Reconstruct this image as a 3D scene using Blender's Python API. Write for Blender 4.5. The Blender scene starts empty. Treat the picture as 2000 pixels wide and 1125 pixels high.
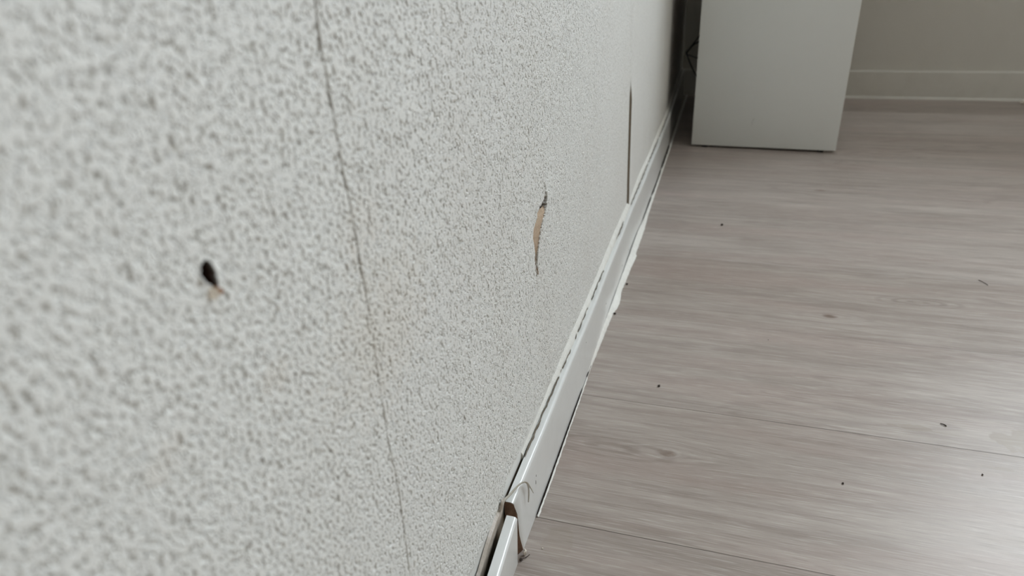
import bpy, bmesh, math, random
import numpy as np
from mathutils import Vector, Matrix

sc = bpy.context.scene
COL = sc.collection
random.seed(4); rng = np.random.default_rng(4)

# ------------------------------------------------------------------ camera
ya, pa, ra = -0.32587, 0.49102, -0.0565
fw = Vector((math.sin(ya)*math.cos(pa), math.cos(ya)*math.cos(pa), -math.sin(pa)))
r0 = Vector((math.cos(ya), -math.sin(ya), 0)); u0 = r0.cross(fw)
rt = math.cos(ra)*r0 + math.sin(ra)*u0
up = -math.sin(ra)*r0 + math.cos(ra)*u0
cam_d = bpy.data.cameras.new('camera'); cam = bpy.data.objects.new('camera', cam_d); COL.objects.link(cam)
m = Matrix((rt, up, -fw)).transposed().to_4x4(); m.translation = Vector((0.14719, 0, 0.4849))
cam.matrix_world = m
cam_d.sensor_width = 36; cam_d.lens = 1354.01/2000*36
cam_d.clip_start = 0.01
cam_d.dof.use_dof = True; cam_d.dof.focus_distance = 0.60; cam_d.dof.aperture_fstop = 8.0
sc.camera = cam

# ------------------------------------------------------------------ light
YB = 2.12                              # inner face of the back wall
WX0, WX1, WZ0, WZ1 = 0.94, 2.45, 1.00, 2.25   # window opening in the back wall
w = bpy.data.worlds.new('sky'); sc.world = w; w.use_nodes = True
bg = w.node_tree.nodes['Background']; bg.inputs[0].default_value = (0.80, 0.90, 1.0, 1); bg.inputs[1].default_value = 1.0
ld = bpy.data.lights.new('window_daylight', 'AREA'); ld.shape = 'RECTANGLE'
ld.size = WX1-WX0; ld.size_y = WZ1-WZ0; ld.energy = 72; ld.color = (0.83, 0.915, 1.0)
lo = bpy.data.objects.new('window_daylight', ld); COL.objects.link(lo)
lo.location = ((WX0+WX1)/2, YB+0.10, (WZ0+WZ1)/2)
lo.rotation_euler = (math.radians(-90), 0, 0)       # faces -y, into the room

sc.view_settings.view_transform = 'Standard'; sc.view_settings.look = 'None'
sc.view_settings.gamma = 1; sc.view_settings.use_curve_mapping = False
sc.view_settings.exposure = 0.52

# ------------------------------------------------------------------ node helpers
class NT:
    def __init__(s, name):
        s.m = bpy.data.materials.new(name); s.m.use_nodes = True
        s.t = s.m.node_tree; s.b = s.t.nodes['Principled BSDF']; s.out = s.t.nodes['Material Output']
    def n(s, typ, **kw):
        nd = s.t.nodes.new(typ)
        for k, v in kw.items():
            if k.startswith('_'): setattr(nd, k[1:], v)
        return nd
    def put(s, sock, v):
        if isinstance(v, bpy.types.NodeSocket): s.t.links.new(v, sock)
        elif v is not None:
            sock.default_value = v
    def math(s, op, a, b=None, c=None, clamp=False):
        nd = s.n('ShaderNodeMath'); nd.operation = op; nd.use_clamp = clamp
        s.put(nd.inputs[0], a); s.put(nd.inputs[1], b); s.put(nd.inputs[2], c); return nd.outputs[0]
    def smooth(s, v, a, b, lo=0.0, hi=1.0):
        nd = s.n('ShaderNodeMapRange'); nd.interpolation_type = 'SMOOTHSTEP'
        s.put(nd.inputs['Value'], v); s.put(nd.inputs['From Min'], a); s.put(nd.inputs['From Max'], b)
        s.put(nd.inputs['To Min'], lo); s.put(nd.inputs['To Max'], hi); return nd.outputs[0]
    def mix(s, f, a, b, mode='MIX'):
        nd = s.n('ShaderNodeMix'); nd.data_type = 'RGBA'; nd.blend_type = mode
        s.put(nd.inputs[0], f); s.put(nd.inputs[6], a); s.put(nd.inputs[7], b); return nd.outputs[2]
    def coord(s):
        if not hasattr(s, '_c'):
            s._c = s.n('ShaderNodeTexCoord').outputs['Object']
            x = s.n('ShaderNodeSeparateXYZ'); s.put(x.inputs[0], s._c); s._x = x.outputs
        return s._c
    def xyz(s): s.coord(); return s._x
    def comb(s, x, y, z):
        nd = s.n('ShaderNodeCombineXYZ'); s.put(nd.inputs[0], x); s.put(nd.inputs[1], y); s.put(nd.inputs[2], z); return nd.outputs[0]
    def vscale(s, v, sc_, off=(0,0,0)):
        nd = s.n('ShaderNodeMapping'); s.put(nd.inputs[0], v); nd.inputs['Scale'].default_value = sc_; nd.inputs['Location'].default_value = off
        return nd.outputs[0]
    def noise(s, v, scale, detail=2, rough=.5, dist=0.0):
        nd = s.n('ShaderNodeTexNoise'); s.put(nd.inputs['Vector'], v); nd.inputs['Scale'].default_value = scale
        nd.inputs['Detail'].default_value = detail; nd.inputs['Roughness'].default_value = rough; nd.inputs['Distortion'].default_value = dist
        return nd.outputs['Fac']
    def attr(s, name):
        nd = s.n('ShaderNodeAttribute'); nd.attribute_name = name; return nd.outputs['Fac']
    def bump(s, h, strength, dist):
        nd = s.n('ShaderNodeBump'); nd.inputs['Strength'].default_value = strength; nd.inputs['Distance'].default_value = dist
        s.put(nd.inputs['Height'], h); s.put(s.b.inputs['Normal'], nd.outputs[0])
    def set(s, col=None, rough=None, spec=None):
        if col is not None: s.put(s.b.inputs['Base Color'], col)
        if rough is not None: s.put(s.b.inputs['Roughness'], rough)
        if spec is not None: s.put(s.b.inputs['Specular IOR Level'], spec)
        return s

def rgb(r, g, b):
    f = lambda c: ((c/255+0.055)/1.055)**2.4 if c > 10 else c/255/12.92
    return (f(r), f(g), f(b), 1)

# ---- sprayed wall covering: small flattened grains with pits between them (true displacement)
def plaster(name, col, disp_from_mesh):
    t = NT(name); c = t.coord(); X, Y, Z = t.xyz()
    warp = t.vscale(c, (1, 1, 0.8))
    a = t.noise(warp, 450, 2.3, .55, .5)
    h = t.smooth(a, .36, .54)
    b = t.noise(c, 150, 2, .5)
    h = t.math('ADD', h, t.math('MULTIPLY', b, .45))
    dust = t.noise(t.vscale(c, (1, 1, .5)), 9, 4, .6)
    base = t.mix(t.smooth(dust, .45, .75, 0, .30), col, (col[0]*.90, col[1]*.875, col[2]*.85, 1))
    if disp_from_mesh:
        tex = t.attr('tex'); mark = t.attr('mark'); torn = t.attr('torn')
        # pits coloured darker by the same noise, strongest on the near covering
        pit = t.math('MULTIPLY', t.smooth(a, .43, .33), tex)
        base = t.mix(t.math('MULTIPLY', pit, .60), base, rgb(122, 116, 104))
        # yellowed patch around the seam
        dy = t.math('DIVIDE', t.math('SUBTRACT', Y, .245), .05); dz = t.math('DIVIDE', t.math('SUBTRACT', Z, .318), .035)
        dd = t.math('SQRT', t.math('ADD', t.math('MULTIPLY', dy, dy), t.math('MULTIPLY', dz, dz)))
        dd = t.math('ADD', dd, t.math('MULTIPLY', t.math('SUBTRACT', b, .5), 2.4))
        base = t.mix(t.smooth(dd, 1.5, .2, 0, .14), base, rgb(204, 186, 158))
        for (sy_, sz_, rr_, st_) in [(.168, .345, .010, .12), (.24, .372, .02, .07), (.115, .352, .010, .10)]:
            d2_ = t.math('ADD', t.math('POWER', t.math('DIVIDE', t.math('SUBTRACT', Y, sy_), rr_), 2.0), t.math('POWER', t.math('DIVIDE', t.math('SUBTRACT', Z, sz_), rr_*.6), 2.0))
            base = t.mix(t.smooth(t.math('ADD', d2_, t.math('MULTIPLY', t.math('SUBTRACT', b, .5), 3)), 1.4, .1, 0, st_), base, rgb(198, 176, 148))
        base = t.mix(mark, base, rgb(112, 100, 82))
        base = t.mix(torn, base, t.mix(t.smooth(Z, .2625, .2665), rgb(172, 153, 131), rgb(62, 42, 32)))  # brown board below; slit top and hole have their deep shade painted in
        hh = t.math('MULTIPLY', h, tex)
        d = t.n('ShaderNodeDisplacement'); t.put(d.inputs['Height'], hh)
        d.inputs['Midlevel'].default_value = 1.0; d.inputs['Scale'].default_value = 0.00075
        t.t.links.new(d.outputs[0], t.out.inputs['Displacement'])
        t.m.displacement_method = 'BOTH'
    else:
        t.bump(h, .5, .0008)
    t.set(base, .42, .5)
    return t.m

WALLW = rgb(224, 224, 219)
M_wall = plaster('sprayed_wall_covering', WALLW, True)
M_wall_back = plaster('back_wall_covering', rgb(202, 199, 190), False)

def simple(name, col, rough=.5, spec=.5, var=0.0, vs=30, bump=0.0, bs=200, trans=0):
    t = NT(name); c = t.coord(); b = col
    if var:
        b = t.mix(t.smooth(t.noise(c, vs, 4, .6), .4, .75, 0, var), col, (col[0]*.5, col[1]*.47, col[2]*.42, 1))
    if bump: t.bump(t.noise(c, bs, 3), bump, .001)
    t.set(b, rough, spec)
    return t.m

M_board = simple('glossy_white_paint', rgb(217, 218, 215), .20, .5, .05, 60, .05, 90)
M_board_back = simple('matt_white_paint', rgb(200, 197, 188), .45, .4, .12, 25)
M_mdf = simple('brown_fibreboard', rgb(112, 86, 68), .85, .2, .5, 300, .4, 900)
M_filler = simple('white_wall_filler', rgb(222, 221, 214), .7, .3, .18, 90, .5, 500)
M_sealant = simple('white_sealant', rgb(232, 231, 224), .5, .4, .16, 120, .45, 260)
M_dirty = simple('dirty_peeled_sealant', rgb(178, 168, 156), .4, .5, .4, 90, .5, 300)
M_void = simple('dark_gap_fill', rgb(38, 30, 25), .9, .1)
M_cab = simple('white_melamine', rgb(228, 231, 228), .42, .4, .03, 8)
M_cab_edge = simple('white_edge_band', rgb(222, 223, 219), .35, .45)
M_black = simple('black_plastic', rgb(22, 20, 19), .45, .4)
M_torn = simple('bare_brown_board', rgb(182, 162, 140), .9, .1, .35, 260, .5, 600)
M_paper = simple('off_white_paper', rgb(214, 204, 188), .8, .2, .2, 400)
M_orange = simple('rust_brown_paper', rgb(150, 104, 70), .9, .1)
M_crumb = simple('dark_crumb', rgb(62, 54, 48), .9, .2)
M_crumb_w = simple('pale_crumb', rgb(216, 208, 196), .9, .2)
M_ceil = simple('ceiling_paint', rgb(225, 224, 220), .8, .2)
M_room = simple('warm_white_room_paint', rgb(205, 188, 168), .8, .2)
M_frame = simple('window_frame_paint', rgb(228, 229, 228), .35, .4)

# string of old translucent sealant
t = NT('translucent_old_sealant'); t.set(rgb(196, 190, 176), .3, .5); t.b.inputs['Alpha'].default_value = .8
t.b.inputs['Subsurface Weight'].default_value = .3; t.b.inputs['Subsurface Radius'].default_value = (.003, .003, .002)
M_string = t.m

# ---- laminate floor
P0, PW = 0.4394, 0.19
def floor_mat():
    t = NT('grey_oak_laminate'); c = t.coord(); X, Y, Z = t.xyz()
    q = t.math('DIVIDE', t.math('SUBTRACT', Y, P0), PW)
    idx = t.math('FLOOR', q); fr = t.math('FRACT', q)
    wn = t.n('ShaderNodeTexWhiteNoise'); wn.noise_dimensions = '1D'; t.put(wn.inputs['W'], t.math('ADD', idx, 11.3))
    rnd = wn.outputs['Value']
    xo = t.math('ADD', X, t.math('MULTIPLY', rnd, 7.0))
    # each joint between boards lets the grain jump
    yo = t.math('ADD', Y, t.math('MULTIPLY', idx, 3.17))
    low = t.noise(t.comb(t.math('MULTIPLY', xo, 2.2), t.math('MULTIPLY', yo, 14), 0), 1.0, 3, .55, .3)
    # knots: displace the grain and add rings
    grain_y = yo
    kn_mask = 0.0; ring = None
    g0 = t.noise(t.comb(t.math('MULTIPLY', X, 60), t.math('MULTIPLY', Y, 240), 2), 1.0, 3, .6, .5)
    knots = [(.2923, .8696, .010, .0055, .9), (.1153, .5538, .011, .006, .75), (.3137, 1.3524, .012, .006, .7), (.406, .9335, .040, .009, .0),
             (.075, .555, .05, .011, .0), (.19, 1.10, .03, .006, .3), (.62, 1.22, .03, .008, .3), (.33, .705, .05, .008, 0)]
    for (kx, ky, sx, sy, dark) in knots:
        dx = t.math('DIVIDE', t.math('SUBTRACT', X, kx), sx*2.6); dy = t.math('DIVIDE', t.math('SUBTRACT', Y, ky), sy*2.6)
        d2 = t.math('ADD', t.math('MULTIPLY', dx, dx), t.math('MULTIPLY', dy, dy))
        g = t.math('EXPONENT', t.math('MULTIPLY', d2, -1.0))
        # push the lines apart above and below the knot
        grain_y = t.math('ADD', grain_y, t.math('MULTIPLY', t.math('MULTIPLY', g, dy), -sy*1.5))
        dd = t.math('ADD', t.math('MULTIPLY', d2, 6.8), t.math('MULTIPLY', g0, 2.4))
        k = t.smooth(dd, 2.5, .9, 0, dark)
        kn_mask = k if ring is None else t.math('MAXIMUM', kn_mask, k); ring = 1
    v1 = t.comb(t.math('MULTIPLY', xo, 5), t.math('MULTIPLY', grain_y, 90), 0)
    g1 = t.noise(v1, 1.0, 4, .6, .5)
    v2 = t.comb(t.math('MULTIPLY', xo, 26), t.math('MULTIPLY', grain_y, 700), 0)
    g2 = t.noise(v2, 1.0, 4, .65, .2)
    v3 = t.comb(t.math('MULTIPLY', xo, 3.0), t.math('MULTIPLY', grain_y, 24), 5)
    f3 = t.noise(v3, 1.0, 2, .5, .6)
    cath = t.math('SINE', t.math('MULTIPLY', f3, 60))
    light = rgb(171, 161, 153); dark = rgb(146, 135, 127); warm = rgb(160, 144, 136)
    f = t.math('ADD', t.math('MULTIPLY', g1, .6), t.math('MULTIPLY', low, .5))
    col = t.mix(t.smooth(f, .40, .72), dark, light)
    col = t.mix(t.smooth(t.noise(t.comb(t.math('MULTIPLY', xo, 3), t.math('MULTIPLY', yo, 18), 9), 1, 2), .45, .7, 0, .5), col, warm)
    cm = t.smooth(t.noise(t.comb(t.math('MULTIPLY', xo, 2.5), t.math('MULTIPLY', yo, 9), 4), 1, 1), .50, .62, 0, .30)
    col = t.mix(t.math('MULTIPLY', t.smooth(cath, .1, 1, 0, 1), cm), col, rgb(124, 112, 104))
    col = t.mix(t.smooth(g2, .52, .68, 0, .34), col, rgb(116, 106, 99))
    col = t.mix(t.smooth(g2, .48, .32, 0, .34), col, rgb(204, 197, 190))
    # oval figures in the printed grain
    for (kx, ky, sx, sy, fq, st, fx) in [(.408, .9335, .034, .0075, 2.6, .34, .5), (.060, .548, .050, .012, 2.2, .30, .3), (.2983, .8690, .040, .0065, 2.2, .13, 0), (.1053, .5530, .050, .008, 2.0, .15, 0), (.30, .722, .040, .006, 1.7, .2, .5)]:
        dx = t.math('DIVIDE', t.math('SUBTRACT', X, kx), sx); dy = t.math('DIVIDE', t.math('SUBTRACT', Y, ky), sy)
        r_ = t.math('SQRT', t.math('ADD', t.math('MULTIPLY', dx, dx), t.math('MULTIPLY', dy, dy)))
        wv = t.math('SINE', t.math('MULTIPLY', t.math('ADD', r_, t.math('MULTIPLY', g1, .9)), fq*6.28/1.6))
        fall = t.math('MULTIPLY', t.smooth(r_, 2.2, .9, 0, st), t.smooth(wv, -.2, .9))
        col = t.mix(fall, col, rgb(112, 100, 92))
    col = t.mix(kn_mask, col, rgb(112, 95, 84))
    # board to board difference
    bc = t.n('ShaderNodeBrightContrast'); t.put(bc.inputs[0], col); t.put(bc.inputs['Bright'], t.math('MULTIPLY', t.math('SUBTRACT', rnd, .5), .045)); col = bc.outputs[0]
    # damp spots with their own outline
    nz = t.noise(c, 60, 2, .5)
    for (sx, sy, ax, ay, st) in [(.452, .652, .026, .017, .5), (.3527, .6526, .020, .0045, .4), (.4182, .607, .016, .0028, .32), (.385, .6515, .016, .004, .16), (.036, .414, .012, .02, .18)]:
        dx = t.math('DIVIDE', t.math('SUBTRACT', X, sx), ax); dy = t.math('DIVIDE', t.math('SUBTRACT', Y, sy), ay)
        d2 = t.math('ADD', t.math('ADD', t.math('MULTIPLY', dx, dx), t.math('MULTIPLY', dy, dy)), t.math('MULTIPLY', t.math('SUBTRACT', nz, .5), 3.0))
        col = t.mix(t.smooth(d2, 1.15, .75, 0, st), col, rgb(140, 128, 112))
    # joint: narrow bevel with dirt in it
    e = t.math('MULTIPLY', t.math('MINIMUM', fr, t.math('SUBTRACT', 1.0, fr)), PW)
    jw = t.smooth(Y, .3, 1.2, .00055, .0008)
    joint = t.math('SUBTRACT', 1.0, t.smooth(e, t.math('MULTIPLY', jw, .4), jw))
    jfade = t.smooth(t.noise(t.comb(t.math('MULTIPLY', X, 3), t.math('MULTIPLY', idx, 2.7), 3), 1, 1), .3, .55, .45, .95)
    jfade = t.math('MULTIPLY', jfade, t.smooth(Y, .68, .80, 1, .35))
    col = t.mix(t.math('MULTIPLY', joint, jfade), col, rgb(70, 60, 53))
    rough = t.math('ADD', t.smooth(g1, .3, .7, .30, .36), t.math('MULTIPLY', g2, .06))
    h = t.math('SUBTRACT', t.math('MULTIPLY', g2, .35), t.math('MULTIPLY', joint, 2.0))
    t.bump(h, .22, .0004)
    t.b.inputs['Specular Tint'].default_value = (1, .93, .86, 1)
    t.set(col, rough, .45)
    return t.m
M_floor = floor_mat()

# ------------------------------------------------------------------ mesh helpers
def link(o, parent=None):
    COL.objects.link(o)
    if parent is not None: o.parent = parent
    return o
def mesh_obj(name, verts, faces, mat, parent=None, smooth=False):
    me = bpy.data.meshes.new(name); me.from_pydata([tuple(map(float, v)) for v in verts], [], faces); me.update()
    bm = bmesh.new(); bm.from_mesh(me); bmesh.ops.recalc_face_normals(bm, faces=bm.faces); bm.to_mesh(me); bm.free()
    if smooth: me.polygons.foreach_set('use_smooth', [True]*len(me.polygons))
    if mat: me.materials.append(mat)
    return link(bpy.data.objects.new(name, me), parent)
def box(name, lo_, hi_, mat, parent=None, bevel=0.0, seg=2):
    bm = bmesh.new(); bmesh.ops.create_cube(bm, size=1)
    for v in bm.verts: v.co = Vector([(lo_[i]+hi_[i])/2 + v.co[i]*(hi_[i]-lo_[i]) for i in range(3)])
    if bevel: bmesh.ops.bevel(bm, geom=bm.edges[:], offset=bevel, segments=seg, profile=.5, affect='EDGES')
    me = bpy.data.meshes.new(name); bm.to_mesh(me); bm.free(); me.materials.append(mat)
    if bevel: me.polygons.foreach_set('use_smooth', [True]*len(me.polygons)); me.set_sharp_from_angle(angle=math.radians(40))
    return link(bpy.data.objects.new(name, me), parent)
def tag(o, label=None, cat=None, group=None, kind=None):
    if label: o['label'] = label
    if cat: o['category'] = cat
    if group: o['group'] = group
    if kind: o['kind'] = kind
    return o
def sweep(name, path, prof_fn, mat, parent=None, closed=True, caps=True, smooth=True):
    """loft a list of cross-sections; prof_fn(i, point) -> list of points"""
    secs = [prof_fn(i, p) for i, p in enumerate(path)]; n = len(secs[0]); V = [q for s_ in secs for q in s_]; F = []
    for i in range(len(secs)-1):
        for j in range(n if closed else n-1):
            a, b = i*n+j, i*n+(j+1) % n; F.append((a, b, b+n, a+n))
    if caps and closed: F.append(tuple(range(n))); F.append(tuple((len(secs)-1)*n+j for j in range(n)))
    o = mesh_obj(name, V, F, mat, parent, smooth)
    if smooth: o.data.set_sharp_from_angle(angle=math.radians(50))
    return o
def catmull(P, k=6):
    P = [Vector(p) for p in P]; Q = [P[0]*2-P[1]] + P + [P[-1]*2-P[-2]]; out = []
    for i in range(1, len(Q)-2):
        a, b, c_, d = Q[i-1:i+3]
        for s_ in range(k):
            u = s_/k; out.append(.5*((2*b)+(c_-a)*u+(2*a-5*b+4*c_-d)*u*u+(3*b-a-3*c_+d)*u**3))
    out.append(P[-1]); return out
def tube(name, P, r, mat, parent=None, sides=10, smooth_path=True, flat=1.0):
    P = catmull(P) if smooth_path else [Vector(p) for p in P]; N = len(P); T = []
    for i in range(N): T.append((P[min(i+1, N-1)]-P[max(i-1, 0)]).normalized())
    nrm = T[0].orthogonal().normalized(); fr = []
    for i in range(N):
        nrm = (nrm-T[i]*nrm.dot(T[i])).normalized(); fr.append((nrm.copy(), T[i].cross(nrm)))
    rf = r if callable(r) else (lambda u: r)
    def prof(i, p):
        rr = rf(i/(N-1)); return [p+fr[i][0]*rr*math.cos(2*math.pi*k/sides)+fr[i][1]*rr*flat*math.sin(2*math.pi*k/sides) for k in range(sides)]
    return sweep(name, P, prof, mat, parent)

# ------------------------------------------------------------------ left wall
def sstep(a, b, x):
    t_ = np.clip((x-a)/(b-a), 0, 1); return t_*t_*(3-2*t_)
def bend(y): return -0.010*float(sstep(1.45, 2.1, np.array(y)))

SEAM = [(.4621, .2347), (.4457, .2331), (.4354, .2338), (.4181, .2337), (.3974, .2336), (.3791, .2350), (.3532, .2347), (.335, .2351),
        (.3111, .2341), (.296, .2331), (.2735, .2326), (.2615, .2319), (.2453, .2332), (.2222, .2337), (.1866, .2316), (.1662, .2304), (.08, .2306)][::-1]
TL = [(.2738, .5376), (.2715, .5330), (.2700, .5215), (.2687, .5150), (.2625, .5099), (.2594, .5005), (.2527, .4978), (.2442, .5008), (.2339, .5026), (.2254, .5029), (.2134, .5052)][::-1]
TR = [(.2738, .5379), (.2700, .5366), (.2662, .5352), (.2639, .5322), (.2612, .5290), (.2585, .5242), (.2549, .5185), (.2483, .5128), (.2423, .5075), (.2339, .5038), (.2254, .5034), (.2134, .5056)][::-1]
CR = [(.2711, 1.0260), (.2548, 1.0272), (.214, 1.0263), (.1676, 1.0255), (.1193, 1.0246), (.0713, 1.0275)][::-1]
HOLE = [(.1474, .3984), (.1487, .3983), (.1499, .3991), (.1514, .3972), (.1523, .3940), (.1521, .3905), (.1514, .3882), (.1500, .3890), (.1495, .3915), (.1480, .3926), (.1471, .3950)]
def ip(z, pts): return np.interp(z, [p[0] for p in pts], [p[1] for p in pts])
def poly_dist(Y, Z, poly):
    d = np.full(Y.shape, 9.0); ins = np.zeros(Y.shape, bool); n = len(poly)
    for i in range(n):
        (ax, az), (bx, bz) = poly[i], poly[(i+1) % n]; ex, ez = bx-ax, bz-az
        t_ = np.clip(((Y-ax)*ex+(Z-az)*ez)/(ex*ex+ez*ez), 0, 1)
        d = np.minimum(d, np.hypot(Y-ax-t_*ex, Z-az-t_*ez))
        c_ = ((az > Z) != (bz > Z)) & (Y < ex*(Z-az)/(ez if ez else 1e-12)+ax); ins ^= c_
    return np.where(ins, -d, d)

def build_left_wall():
    ys = [-3.4, -1.6, -1.1, -.7, -.4, -.2, -.1, -.04]; y = 0.0
    while y < YB:
        ys.append(y)
        s_ = .0006*max(1.0, (y/.5)**1.6)
        if .2295 < y < .2365: s_ = .00022
        if .1465 < y < .1530: s_ = .00025
        if .4960 < y < .5390: s_ = .0004
        if 1.015 < y < 1.04: s_ = .0006
        if y < .06: s_ = .0015
        y += s_
    ys.append(YB)
    zs = [0, .02, .04, .055]; z = .066
    while z < .50:
        zs.append(z); z += .0003 if .386 < z < .3985 else .0006
    zs += [.52, .56, .65, .8, 1.1, 1.5, 2.0, 2.5]
    ys, zs = np.array(ys), np.array(zs); ny, nz = len(ys), len(zs)
    Y, Z = np.meshgrid(ys, zs, indexing='ij')
    X = -0.010*sstep(1.45, 2.1, Y)
    # slight waviness of the boarded wall
    X += .0008*np.sin(Y*9+Z*4)*sstep(0, .3, Y)*sstep(.075, .16, Z)
    # seam 1: hairline groove, open and closed by turns
    n1 = np.interp(Z, np.linspace(0, .6, 160), rng.uniform(.25, 1.0, 160))
    yc = ip(Z, SEAM) + np.interp(Z, np.linspace(0, .6, 260), rng.normal(0, .00022, 260))
    inr = sstep(.10, .20, Z)*(Z < .52)*(.55+.45*sstep(.28, .34, Z))
    gap = 1-.85*np.exp(-((Z-.322)/.012)**2)
    g = np.exp(-((Y-yc)/.00042)**2)*inr*n1*gap
    X -= .0011*g; mark = np.clip(g*1.15, 0, 1)*.85
    # seam 2: covering has lifted along the far edge, standing proud of the near edge
    yc2 = ip(Z, CR); a2 = sstep(.276, .235, Z)*(Z < .30)*(Z > .06)
    far = sstep(0, .0012, Y-yc2)*np.exp(-np.clip(Y-yc2, 0, 1)/.05)
    X += .0026*a2*far
    face = np.exp(-((Y-yc2-.0005)/.0016)**2)*a2
    X -= .0012*np.exp(-((Y-yc2+.0022)/.0022)**2)*a2
    mark = np.maximum(mark, np.clip(face*1.6, 0, 1)*.95)
    # tear: slit in the covering, rim curling out on the far side
    tl, tr = ip(Z, TL), ip(Z, TR); inz = (Z > .2134) & (Z < .2738)
    jag = np.interp(Z, np.linspace(0, .6, 900), rng.normal(0, .0007, 900))
    wid = np.clip((tr-tl)/.008, 0, 1); mid = (tl+tr)/2
    ins = inz & (Y > tl) & (Y < tr+jag*wid)
    deep = np.where(Z > .2655, .006, .0018)
    X = np.where(ins, X-deep, X)
    bul = np.exp(-np.clip(Y-tr, 0, 1)/.018)*(Y > tr+jag*wid)*sstep(.205, .24, Z)*sstep(.292, .272, Z)
    X += .0022*bul
    torn = np.where(ins, 1.0, 0.0)
    # hole left by a fixing
    dh = poly_dist(Y, Z, HOLE)
    X = np.where(dh < 0, X-np.minimum(.009, -dh*14), X)
    torn = np.maximum(torn, sstep(.00035, -.0001, dh))
    X += .0005*np.exp(-(np.clip(dh, 0, 1)/.0012)**2)*(dh > 0)
    # texture strength
    tex = 1-np.maximum(np.maximum(torn, mark*.7), a2*np.exp(-((Y-yc2)/.006)**2)*(Y < yc2+.006))
    edge = .0815-.012*sstep(.400, .375, Y)+.006*np.sin(Y*7.0)+np.interp(Y, np.linspace(0, 2.2, 500), rng.normal(0, .0012, 500))
    mark = np.maximum(mark, sstep(.0655, .0640, Z)*(Y < .39)+sstep(.0712, .0698, Z)*(Y > .388)*(Y < .455))  # wall in the gap behind the boards painted dark for its shade
    tex *= sstep(edge-.003, edge+.005, Z)
    tex *= 1-.55*sstep(.62, .95, Y)-.15*sstep(1.01, 1.03, Y)
    tex *= (1-sstep(.0005, .006, .066-Z+.0005))
    V = np.stack([X, Y, Z], -1).reshape(-1, 3).astype(np.float32)
    I = np.arange(ny*nz).reshape(ny, nz)
    F = np.stack([I[:-1, :-1], I[1:, :-1], I[1:, 1:], I[:-1, 1:]], -1).reshape(-1, 4).astype(np.int32)
    me = bpy.data.meshes.new('wall_left'); me.vertices.add(len(V)); me.vertices.foreach_set('co', V.ravel())
    me.loops.add(F.size); me.loops.foreach_set('vertex_index', F.ravel())
    me.polygons.add(len(F)); me.polygons.foreach_set('loop_start', np.arange(0, F.size, 4, dtype=np.int32))
    me.update(calc_edges=True)
    me.polygons.foreach_set('use_smooth', np.ones(len(F), bool))
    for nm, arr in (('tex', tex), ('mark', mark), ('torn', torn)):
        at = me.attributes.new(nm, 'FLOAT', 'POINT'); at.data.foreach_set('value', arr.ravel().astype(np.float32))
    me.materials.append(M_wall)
    return tag(link(bpy.data.objects.new('wall_left', me)), 'white wall covered with coarse sprayed plaster, split by vertical cracks', kind='structure')
wall_left = build_left_wall()

# bare board showing at the bottom of the tear
zz = np.linspace(.2150, .2665, 70); V = []; F = []
for i, z in enumerate(zz):
    a, b = float(ip(z, TL)), float(ip(z, TR)); top = sstep(.267, .262, np.array(z))
    lx = -.0013-.0020*(1-float(top)); n_ = 6
    for k in range(n_+1):
        u = k/n_; y = a+(b+.0012-a)*u
        V.append((lx+.0021*u**1.2+random.uniform(-.00015, .00015), y, z))
    if i:
        for k in range(n_): q = (i-1)*(n_+1)+k; F.append((q, q+1, q+n_+2, q+n_+1))
tag(mesh_obj('tear', V, F, M_torn, wall_left, True), 'torn slit in the wall covering showing brown board')
# paper fluff hanging in the hole
def fluff(name, pts, mat):
    c_ = Vector(pts[0]); V = [tuple(p) for p in pts]; n = len(V); V += [(x-.0005, y, z) for x, y, z in V]
    F = [tuple(range(n)), tuple(range(2*n-1, n-1, -1))]+[(i, (i+1) % n, n+(i+1) % n, n+i) for i in range(n)]
    return mesh_obj(name, V, F, mat, wall_left, False)
tag(fluff('paper_flap', [(.0003, .1484, .3905), (.0012, .1497, .3902), (.0022, .1504, .3886), (.0022, .1495, .3872), (.0018, .1478, .3866), (.0006, .1470, .3880)], M_paper), 'curled off-white paper flap below the hole')
tag(fluff('paper_edge', [(.0006, .1507, .3900), (.0012, .1518, .3890), (.0018, .1527, .3874), (.0014, .1517, .3866), (.0010, .1505, .3873)], M_orange), 'rust brown torn paper edge')

# ------------------------------------------------------------------ rest of the room
RX, RY = 3.3, -3.4
fl = mesh_obj('floor', [(-.02, RY, 0), (RX, RY, 0), (RX, YB+.02, 0), (-.02, YB+.02, 0)], [(0, 1, 2, 3)], M_floor)
tag(fl, 'grey oak laminate floor with long boards and knots', kind='structure')
def slab_with_hole(name):
    xs = [-.02, WX0, WX1, RX]; zs = [0, WZ0, WZ1, 2.5]; V = []; F = []; T = .16
    idx = lambda i, j, k: (i*4+j)*2+k
    for x in xs:
        for z in zs: V += [(x, YB, z), (x, YB+T, z)]
    for i in range(3):
        for j in range(3):
            if i == 1 and j == 1: continue
            for k in (0, 1): F.append((idx(i, j, k), idx(i+1, j, k), idx(i+1, j+1, k), idx(i, j+1, k)))
    F += [(idx(1, 1, 0), idx(2, 1, 0), idx(2, 1, 1), idx(1, 1, 1)), (idx(1, 2, 0), idx(2, 2, 0), idx(2, 2, 1), idx(1, 2, 1)),
          (idx(1, 1, 0), idx(1, 2, 0), idx(1, 2, 1), idx(1, 1, 1)), (idx(2, 1, 0), idx(2, 2, 0), idx(2, 2, 1), idx(2, 1, 1))]
    return mesh_obj(name, V, F, M_wall_back)
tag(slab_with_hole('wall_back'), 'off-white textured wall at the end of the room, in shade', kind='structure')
tag(box('wall_right', (RX, RY, 0), (RX+.1, YB+.16, 2.5), M_room), 'plain white wall opposite the cracked one', kind='structure')
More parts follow.
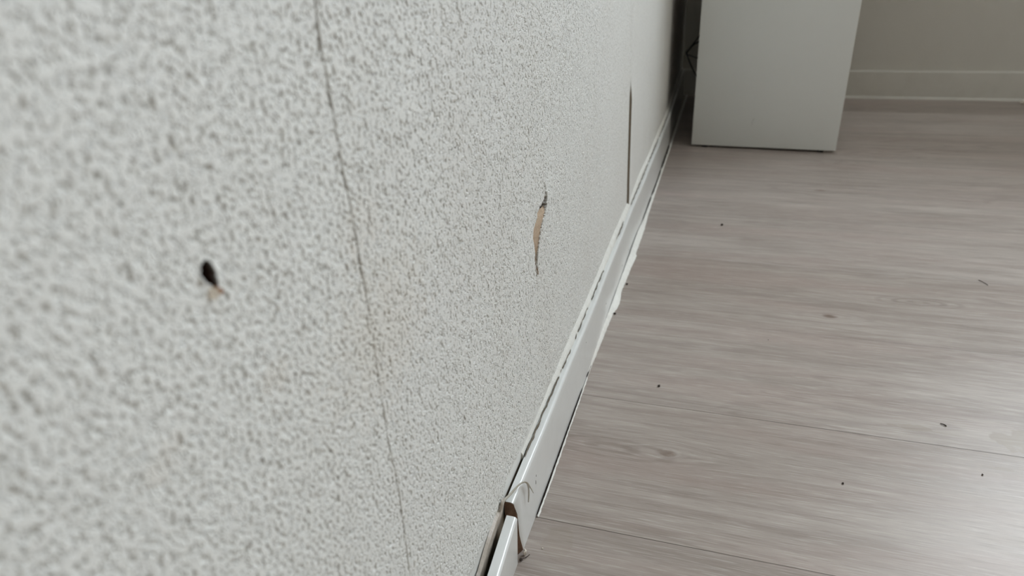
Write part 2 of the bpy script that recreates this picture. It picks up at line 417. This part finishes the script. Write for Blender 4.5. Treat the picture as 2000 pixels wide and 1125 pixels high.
tag(box('wall_front', (-.1, RY-.1, 0), (RX+.1, RY, 2.5), M_room), 'plain white wall behind the viewer', kind='structure')
tag(box('ceiling', (-.1, RY-.1, 2.5), (RX+.1, YB+.16, 2.6), M_ceil), 'plain white ceiling', kind='structure')
wn_ = tag(bpy.data.objects.new('window_1', None), 'white framed window in the end wall', kind='structure'); link(wn_); wn_.location = ((WX0+WX1)/2, YB, WZ0)
def wbox(n_, a, b):
    o = box(n_, a, b, M_frame, wn_, .003); o.location = -wn_.location; return o
wbox('window_frame', (WX0, YB+.02, WZ1-.05), (WX1, YB+.08, WZ1)); wbox('window_frame', (WX0, YB+.02, WZ0), (WX1, YB+.08, WZ0+.05))
wbox('window_frame', (WX0, YB+.02, WZ0+.05), (WX0+.05, YB+.08, WZ1-.05)); wbox('window_frame', (WX1-.05, YB+.02, WZ0+.05), (WX1, YB+.08, WZ1-.05))
wbox('window_sill', (WX0-.09, YB-.24, WZ0-.035), (WX1+.25, YB-.001, WZ0-.002))

# ------------------------------------------------------------------ skirting boards
BH = .072
def skirting_profile(x0, x1, h, r=.0032):
    """points (x, z): back bottom, front bottom, rounded front top, back top"""
    P = [(x0, .0004), (x1, .0004)]
    for k in range(7):
        a = k/6*math.pi/2; P.append((x1-r+r*math.cos(a), h-r+r*math.sin(a)))
    P.append((x0, h)); return P
ysb = [.3835, .3845]+list(np.arange(.40, YB-.011, .02))+[YB-.0105]
ENDY = [(0, .4015), (.006, .4010), (.012, .3985), (.022, .3945), (.035, .3932), (.050, .3922), (.060, .3890), (.068, .3850), (.072, .3838)]
def endy(x, z):                      # the cut end slants, reaching farther at the front foot
    f = float(np.interp(z, [p[0] for p in ENDY], [p[1] for p in ENDY]))
    return .3838+(f-.3838)*max(0, min(1, (x-.001)/.0085))
def zdense(P):
    out = []
    for (x0_, z0_), (x1_, z1_) in zip(P, P[1:]+P[:1]):
        n = 8 if abs(z1_-z0_) > .02 else 1
        for k in range(n): out.append((x0_+(x1_-x0_)*k/n, z0_+(z1_-z0_)*k/n))
    return out
def fprof(i, y):
    b = bend(y); wob = .0005*math.sin(y*11)+.0003*math.sin(y*29)
    return [(x+b+wob, endy(x, z) if i == 0 else y, z) for x, z in zdense(skirting_profile(.0012+.0012*float(sstep(.462, .43, np.array(y))), .0096, BH))]
ysb = [.385, .405]+list(np.arange(.42, YB-.011, .02))+[YB-.0105]
bl = sweep('baseboard_left', ysb, fprof, M_board); tag(bl, 'glossy white skirting board running along the cracked wall', kind='structure')
# raw brown end of that board
e_ = zdense(skirting_profile(.0014, .0092, BH-.0005)); wob0 = .0005*math.sin(.3835*11)+.0003*math.sin(.3835*29)
sweep('board_end', [0, 1], lambda i, q: [(x+wob0, endy(x, z)-.0007+.0012*i, z) for x, z in e_], M_mdf, bl, smooth=False)
bl.children[0]['label'] = 'raw brown fibreboard end of the board'
# nearer length: stands off the wall and leans outward at the top
def nprof(i, y):
    k = (.374-y); pts = []
    for x, z in skirting_profile(0, .0088, .070, .0034):
        off = .0062+.055*k*(z/.07); lean = -.0068*(1-z/.070)
        pts.append((x+off+lean+(.010*k), y+(.013*(1-z/.07)), z))
    return pts
nb = sweep('baseboard_left', [.372, .370, .35, .33, .31, .28, .24, .2, .1, 0, -.3, -1, -2.17][:9]+[.0], lambda i, y: nprof(i, max(y, .18)) if y >= .18 else [(p[0], y+(p[1]-.18), p[2]) for p in nprof(i, .18)], M_board)
tag(nb, 'nearer length of white skirting board, come loose from the wall', kind='structure')
tag(sweep('baseboard_back', [.0, .4, .8, 1.6, RX-.001], lambda i, x: [(x-.009 if i == 0 else x, YB-(q-.0002), z) for q, z in skirting_profile(.0002, .012, BH)], M_board_back), 'white skirting board along the end wall', kind='structure')
tag(sweep('trim_1', [.03, .45, .85, 1.6, RX-.001], lambda i, x: [(x, YB-.0122, .0), (x, YB-.016, .0), (x, YB-.0155, .003), (x, YB-.0122, .006)], M_board_back), 'thin pale bead where the end skirting board meets the floor', kind='structure')

# chips and nail marks in the face of the board
M_chip = simple('chipped_paint', rgb(120, 114, 104), .8, .2)
for (y, z, a_, b_) in [(.4445, .0375, .0009, .0022), (.4460, .0440, .0006, .0012), (.79, .030, .0012, .0012), (.925, .020, .0012, .0015), (.99, .016, .0013, .0012), (.66, .051, .0006, .0008)]:
    xx = .0096+.0005*math.sin(y*11)+.0003*math.sin(y*29)
    pts = [(a_*random.uniform(.6, 1.2)*math.cos(k*math.pi/4), b_*random.uniform(.6, 1.2)*math.sin(k*math.pi/4)) for k in range(8)]
    sweep('paint_chip', [0, 1], lambda i, q: [(xx-.0006+.00075*i, y+p[0], z+p[1]) for p in pts], M_chip, bl, smooth=False)

# smooth filler on top of the board against the wall, cracked open at the near end
def topfill(i, y):
    b = bend(y); n = random.uniform(-.0005, .0005); g = float(sstep(.47, .60, np.array(y)))
    hgt = .0030+.0028*g+.0015*math.sin(y*23)+n
    return [(b-.0008, y, BH-.004), (b+.0012+.0025*g+n, y, BH-.001), (b+.0012+.0030*g+n, y, BH+.0006+.0010*g), (b+.0010+.001*g, y, BH+hgt), (b-.0008, y, BH+hgt+.003)]
tag(sweep('trim_2', list(np.arange(.437, YB-.02, .006)), topfill, M_filler), 'uneven white filler between wall and skirting board top', kind='structure')
# ragged crack in that filler, drawn as a dark coloured strip
def crackprof(y0, y1, w):
    P = []; y = y0
    while y < y1: P.append(y); y += .003
    def f(i, y):
        u = (y-y0)/(y1-y0); ww = w*min(1, 6*u, 6*(1-u))*random.uniform(.35, 1.3)+.00006
        c_ = .0026+.0016*float(sstep(.46, .62, np.array(y)))+.00015*math.sin(y*97)+.0003*math.sin(y*260+1)+random.uniform(-.00025, .00025)+bend(y)
        z = BH+.0016+.0013*float(sstep(.47, .6, np.array(y)))
        return [(c_-ww, y, z-.002), (c_+ww, y, z-.002), (c_+ww, y, z), (c_-ww, y, z+.0003)]
    return sweep('filler_crack', P, f, simple('grey_crack_strip', rgb(112, 104, 92), .9, .1), bpy.data.objects['trim_2'])
for a, b, w_ in [(.437, .490, .0005), (.488, .56, .00026), (.565, .61, .00018), (.63, .70, .00016), (.72, .80, .00014), (.90, .965, .0004), (1.035, 1.24, .0004), (1.25, 1.40, .0005), (1.42, 1.9, .0005)]: crackprof(a, b, w_)

# bead of sealant along the floor
OUT = [(.4395, .0120), (.5318, .0122), (.5648, .0118), (.6445, .0120), (.6735, .0112), (.6944, .0118), (.7401, .0130), (.79, .0142), (.8103, .0148), (.835, .0182), (.8473, .0190), (.865, .0176), (.8804, .0160),
       (.9163, .0172), (.96, .0182), (1.0029, .0206), (1.01, .0180), (1.1058, .0184), (1.1754, .0162), (1.4007, .0150), (1.7249, .0150), (2.1, .013)]
def bead(i, y):
    b = bend(y)*.5; o = float(np.interp(y, [p[0] for p in OUT], [p[1] for p in OUT]))+random.uniform(-.00035, .00035)
    k = float(sstep(.655, .70, np.array(y)))*(1-float(sstep(1.08, 1.16, np.array(y))))
    inner = .0104+b-.0010*k; hz = .0016+.0052*k+random.uniform(-.0003, .0003)*(1+2*k)
    w_ = o-inner
    return [(inner, y, .0002), (o+b, y, .0002), (inner+w_*.80, y, .0012+.001*k), (inner+w_*.45, y, hz*.72+.0006), (inner+w_*.10, y, hz)]
sb = tag(sweep('trim_3', list(np.arange(.4395, YB-.02, .0035)), bead, M_sealant), 'ragged white sealant bead between skirting board and floor', kind='structure')
def floorcrack(y0, y1, w):
    P = list(np.arange(y0, y1, .004))
    def f(i, y):
        u = (y-y0)/(y1-y0); ww = w*min(1, 8*u, 8*(1-u))*random.uniform(.6, 1.2)+.0001; x = .01045+bend(y)*.6
        k = float(sstep(1.16, 1.3, np.array(y)))*.0008
        return [(x-ww, y, .0018), (x+ww+k, y, .0018), (x+ww+k, y, .0026), (x-ww, y, .0032)]
    sweep('sealant_crack', P, f, M_void, sb)  # dark strip drawn along the gap between board and bead
for a, b, w_ in [(.441, .64, .00045), (.66, .69, .0006), (1.14, 1.26, .0006), (1.27, 1.42, .0009), (1.43, 1.6, .001)]: floorcrack(a, b, w_)

# ------------------------------------------------------------------ loose sealant at the gap
pk = tag(bpy.data.objects.new('peeled_sealant', None), 'grey-brown peeled strip of old sealant between wall and loose skirting board', 'sealant strip'); link(pk); pk.location = (.0015, .372, .062)
def strip(i, p):
    x, y, z, wv = p; n = random.uniform(-.0002, .0002)
    return [(-.0012+x, y, z-wv), (.0016+x+n, y, z-wv*.7), (.0022+x+n, y, z), (.0014+x+n, y, z+wv*.8), (-.0012+x, y, z+wv)]
SP = [(0, .384, .0745, .0012), (0, .380, .0735, .0022), (0, .374, .0705, .0040), (.0004, .366, .0690, .0052), (.0006, .356, .0680, .0058), (.0010, .345, .0665, .0066), (.0012, .333, .0630, .0068), (.0014, .321, .0585, .0070), (.0014, .30, .0545, .0070), (.0014, .26, .051, .007)]
SPd = []
for a, b in zip(SP[:-1], SP[1:]):
    for k in range(4): SPd.append(tuple(a[j]+(b[j]-a[j])*k/4 for j in range(4)))
o = sweep('strip', SPd, strip, M_dirty, pk); o.location = -pk.location
o = tube('curl', [(.0022, .372, .0745), (.0022, .3745, .0790), (.0020, .3770, .0800), (.0022, .379, .0770)], lambda u: .0016*(1-.6*u), M_dirty, pk, flat=.5); o.location = -pk.location
st = tag(bpy.data.objects.new('sealant_string', None), 'thin translucent string of sealant curling over the skirting board edge', 'sealant string'); link(st); st.location = (.004, .38, .074)
o = tube('strand', [(.0016, .3750, .0765), (.0022, .3800, .0772), (.0046, .3880, .0762), (.0072, .3955, .0768), (.0104, .4015, .0775), (.0122, .4060, .0745), (.0124, .4110, .0670), (.0118, .4145, .0560), (.0112, .4140, .0440)],
         lambda u: .0019-.0014*u**.8, M_string, st, flat=.6); o.location = -st.location
o = tube('strand', [(.0104, .4015, .0775), (.0122, .4090, .0715), (.0120, .4190, .0560), (.0114, .4290, .0400)], lambda u: .0010*(1-.7*u), M_string, st, flat=.6); o.location = -st.location

# filler lump at the foot of the gap and small crumbs on the boards
def lump(name, loc, r, mat, sq=(1, 1, .6), seed=0):
    bm = bmesh.new(); bmesh.ops.create_icosphere(bm, subdivisions=2, radius=1); rr = random.Random(seed)
    for v in bm.verts:
        k = 1+rr.uniform(-.28, .28); v.co = Vector((v.co.x*sq[0], v.co.y*sq[1], v.co.z*sq[2]))*k*r
    mz = min(v.co.z for v in bm.verts)
    for v in bm.verts: v.co.z -= mz
    me = bpy.data.meshes.new(name); bm.to_mesh(me); bm.free(); me.materials.append(mat)
    o = link(bpy.data.objects.new(name, me)); o.location = loc; return o
tag(lump('plaster_crumb', (.0118, .3955, 0.0002), .0019, M_crumb_w, (.7, 1.1, 1.7), 3), 'white plaster crumb standing at the foot of the brown gap', 'crumb')
tag(lump('plaster_crumb', (.0100, .3895, 0.0002), .0013, M_crumb, (1, 1.3, .7), 4), 'dark crumb just nearer than the white one at the gap', 'crumb')
tag(lump('plaster_crumb', (.0245, .4060, 0.0002), .0006, M_crumb_w, (1, 1, .6), 5), 'tiny white speck on the floor beside the gap', 'crumb')
tag(tube('dirt_fibre', [(.0105, .3905, .0008), (.0135, .3925, .0014), (.0155, .3965, .0008)], .0003, M_crumb, None, 6), 'short dark fibre on the floor at the end of the gap', 'fibre')
CR_ = [((.1447, 1.1517), .0022, 'dark crumb on the floor in front of the white cabinet'),
       ((.0943, .6643), .0015, 'dark round crumb on the floor right of the skirting board middle'),
       ((.0172, .8160), .0017, 'brown crumb touching the bulging white sealant'),
       ((.0200, .9043), .0015, 'dark crumb at the sealant, farther than the bulge'),
       ((.2779, .5506), .0010, 'small dark crumb near the bottom of the floor, left of the bright sheen'),
       ((.4028, .5939), .0008, 'tiny dark crumb inside the bright sheen'),
       ((.2150, .7930), .0005, 'barely visible dark speck in the middle of the floor')]
for i, ((x, y), r, lab) in enumerate(CR_): tag(lump('crumb', (x, y, .0001), r, M_crumb, (1, 1.2, .6), 10+i), lab, 'crumb')
tag(tube('dirt_fibre', [(.3815, .6655, .0006), (.3845, .6640, .0010), (.3865, .6622, .0006)], lambda u: .0004+.0003*u, M_crumb, None, 6), 'short dark fibre above the thin floor joint, right side', 'fibre')
tag(tube('dirt_fibre', [(.4985, 1.0170, .0004), (.5030, 1.0100, .0008), (.5065, 1.0030, .0004)], .0004, M_crumb, None, 6), 'thin hair on the floor near the right edge, far board', 'fibre')
tag(lump('plaster_crumb', (.850, 2.078, .0002), .009, M_crumb_w, (1.4, .8, .6), 31), 'pale crumb on the floor by the end skirting board, far right', 'crumb')

# ------------------------------------------------------------------ white cabinet
cb = tag(bpy.data.objects.new('cabinet', None), 'white melamine cabinet standing near the corner, its plain side towards the viewer', 'cabinet'); link(cb)
cb.location = (.059, 1.60, 0); cb.rotation_euler = (0, 0, -.029)
CW, CD, CHt, g0 = .3035, .46, 1.10, .005
box('side_panel', (0, 0, g0), (CW, .018, CHt), M_cab, cb, .0012)
box('side_panel', (0, CD-.018, g0), (CW, CD, CHt), M_cab, cb, .0012)
box('top_panel', (-.002, -.002, CHt+.0003), (CW+.004, CD+.002, CHt+.022), M_cab, cb, .0015)
box('bottom_panel', (.028, .0183, .05), (CW-.022, CD-.0183, .068), M_cab, cb, .001)
box('shelf', (.028, .0183, .55), (CW-.024, CD-.0183, .568), M_cab, cb, .001)
box('back_panel', (.024, .0183, .05), (.0275, CD-.0183, CHt-.001), simple('brown_hardboard', rgb(110, 72, 52), .8, .2), cb)
box('plinth', (CW-.045, .0183, g0), (CW-.030, CD-.0183, .0495), M_cab, cb)
dr = box('door', (CW-.0195, .0195, .055), (CW-.001, CD-.0195, CHt-.004), M_cab_edge, cb, .0015)
tube('handle', [(CW, .07, .60), (CW+.025, .07, .602), (CW+.025, .07, .698), (CW, .07, .70)], .004, M_board, dr)
for fx in (.03, CW-.03):
    for fy in (.009, CD-.009):
        bm = bmesh.new(); bmesh.ops.create_cone(bm, cap_ends=True, segments=16, radius1=.007, radius2=.0075, depth=g0); bmesh.ops.translate(bm, verts=bm.verts, vec=(fx, fy, g0/2))
        me = bpy.data.meshes.new('glide'); bm.to_mesh(me); bm.free(); me.materials.append(M_black); link(bpy.data.objects.new('glide', me), cb)
s_ = tube('scratch', [(.1295, -.00005, .0695), (.127, -.00005, .062), (.1265, -.00005, .052)], lambda u: .0006*(1-.8*u), simple('grey_scuff', rgb(120, 120, 114), .7, .2), cb, 5, flat=.2)

# black cable looped in the gap behind the cabinet
cbl = tag(bpy.data.objects.new('cable', None), 'thin black cable kinked in the gap between wall and white cabinet', 'cable'); link(cbl); cbl.location = (.04, 1.66, 0)
def cable(P):
    o = tube('wire', P, .0016, M_black, cbl, 8); o.location = -cbl.location
yc_ = 1.665
cable([(.078, yc_, .262), (.063, yc_, .245), (.050, yc_, .224), (.036, yc_, .205), (.030, yc_, .196), (.033, yc_, .188), (.042, yc_, .168), (.056, yc_, .143), (.070, yc_, .12), (.075, yc_+.01, .05), (.078, yc_+.02, .0016)])
cable([(.078, yc_+.004, .228), (.062, yc_+.004, .222), (.048, yc_+.004, .215), (.038, yc_+.002, .205), (.031, yc_+.003, .193), (.042, yc_+.003, .188), (.056, yc_+.003, .184), (.078, yc_+.003, .180)])
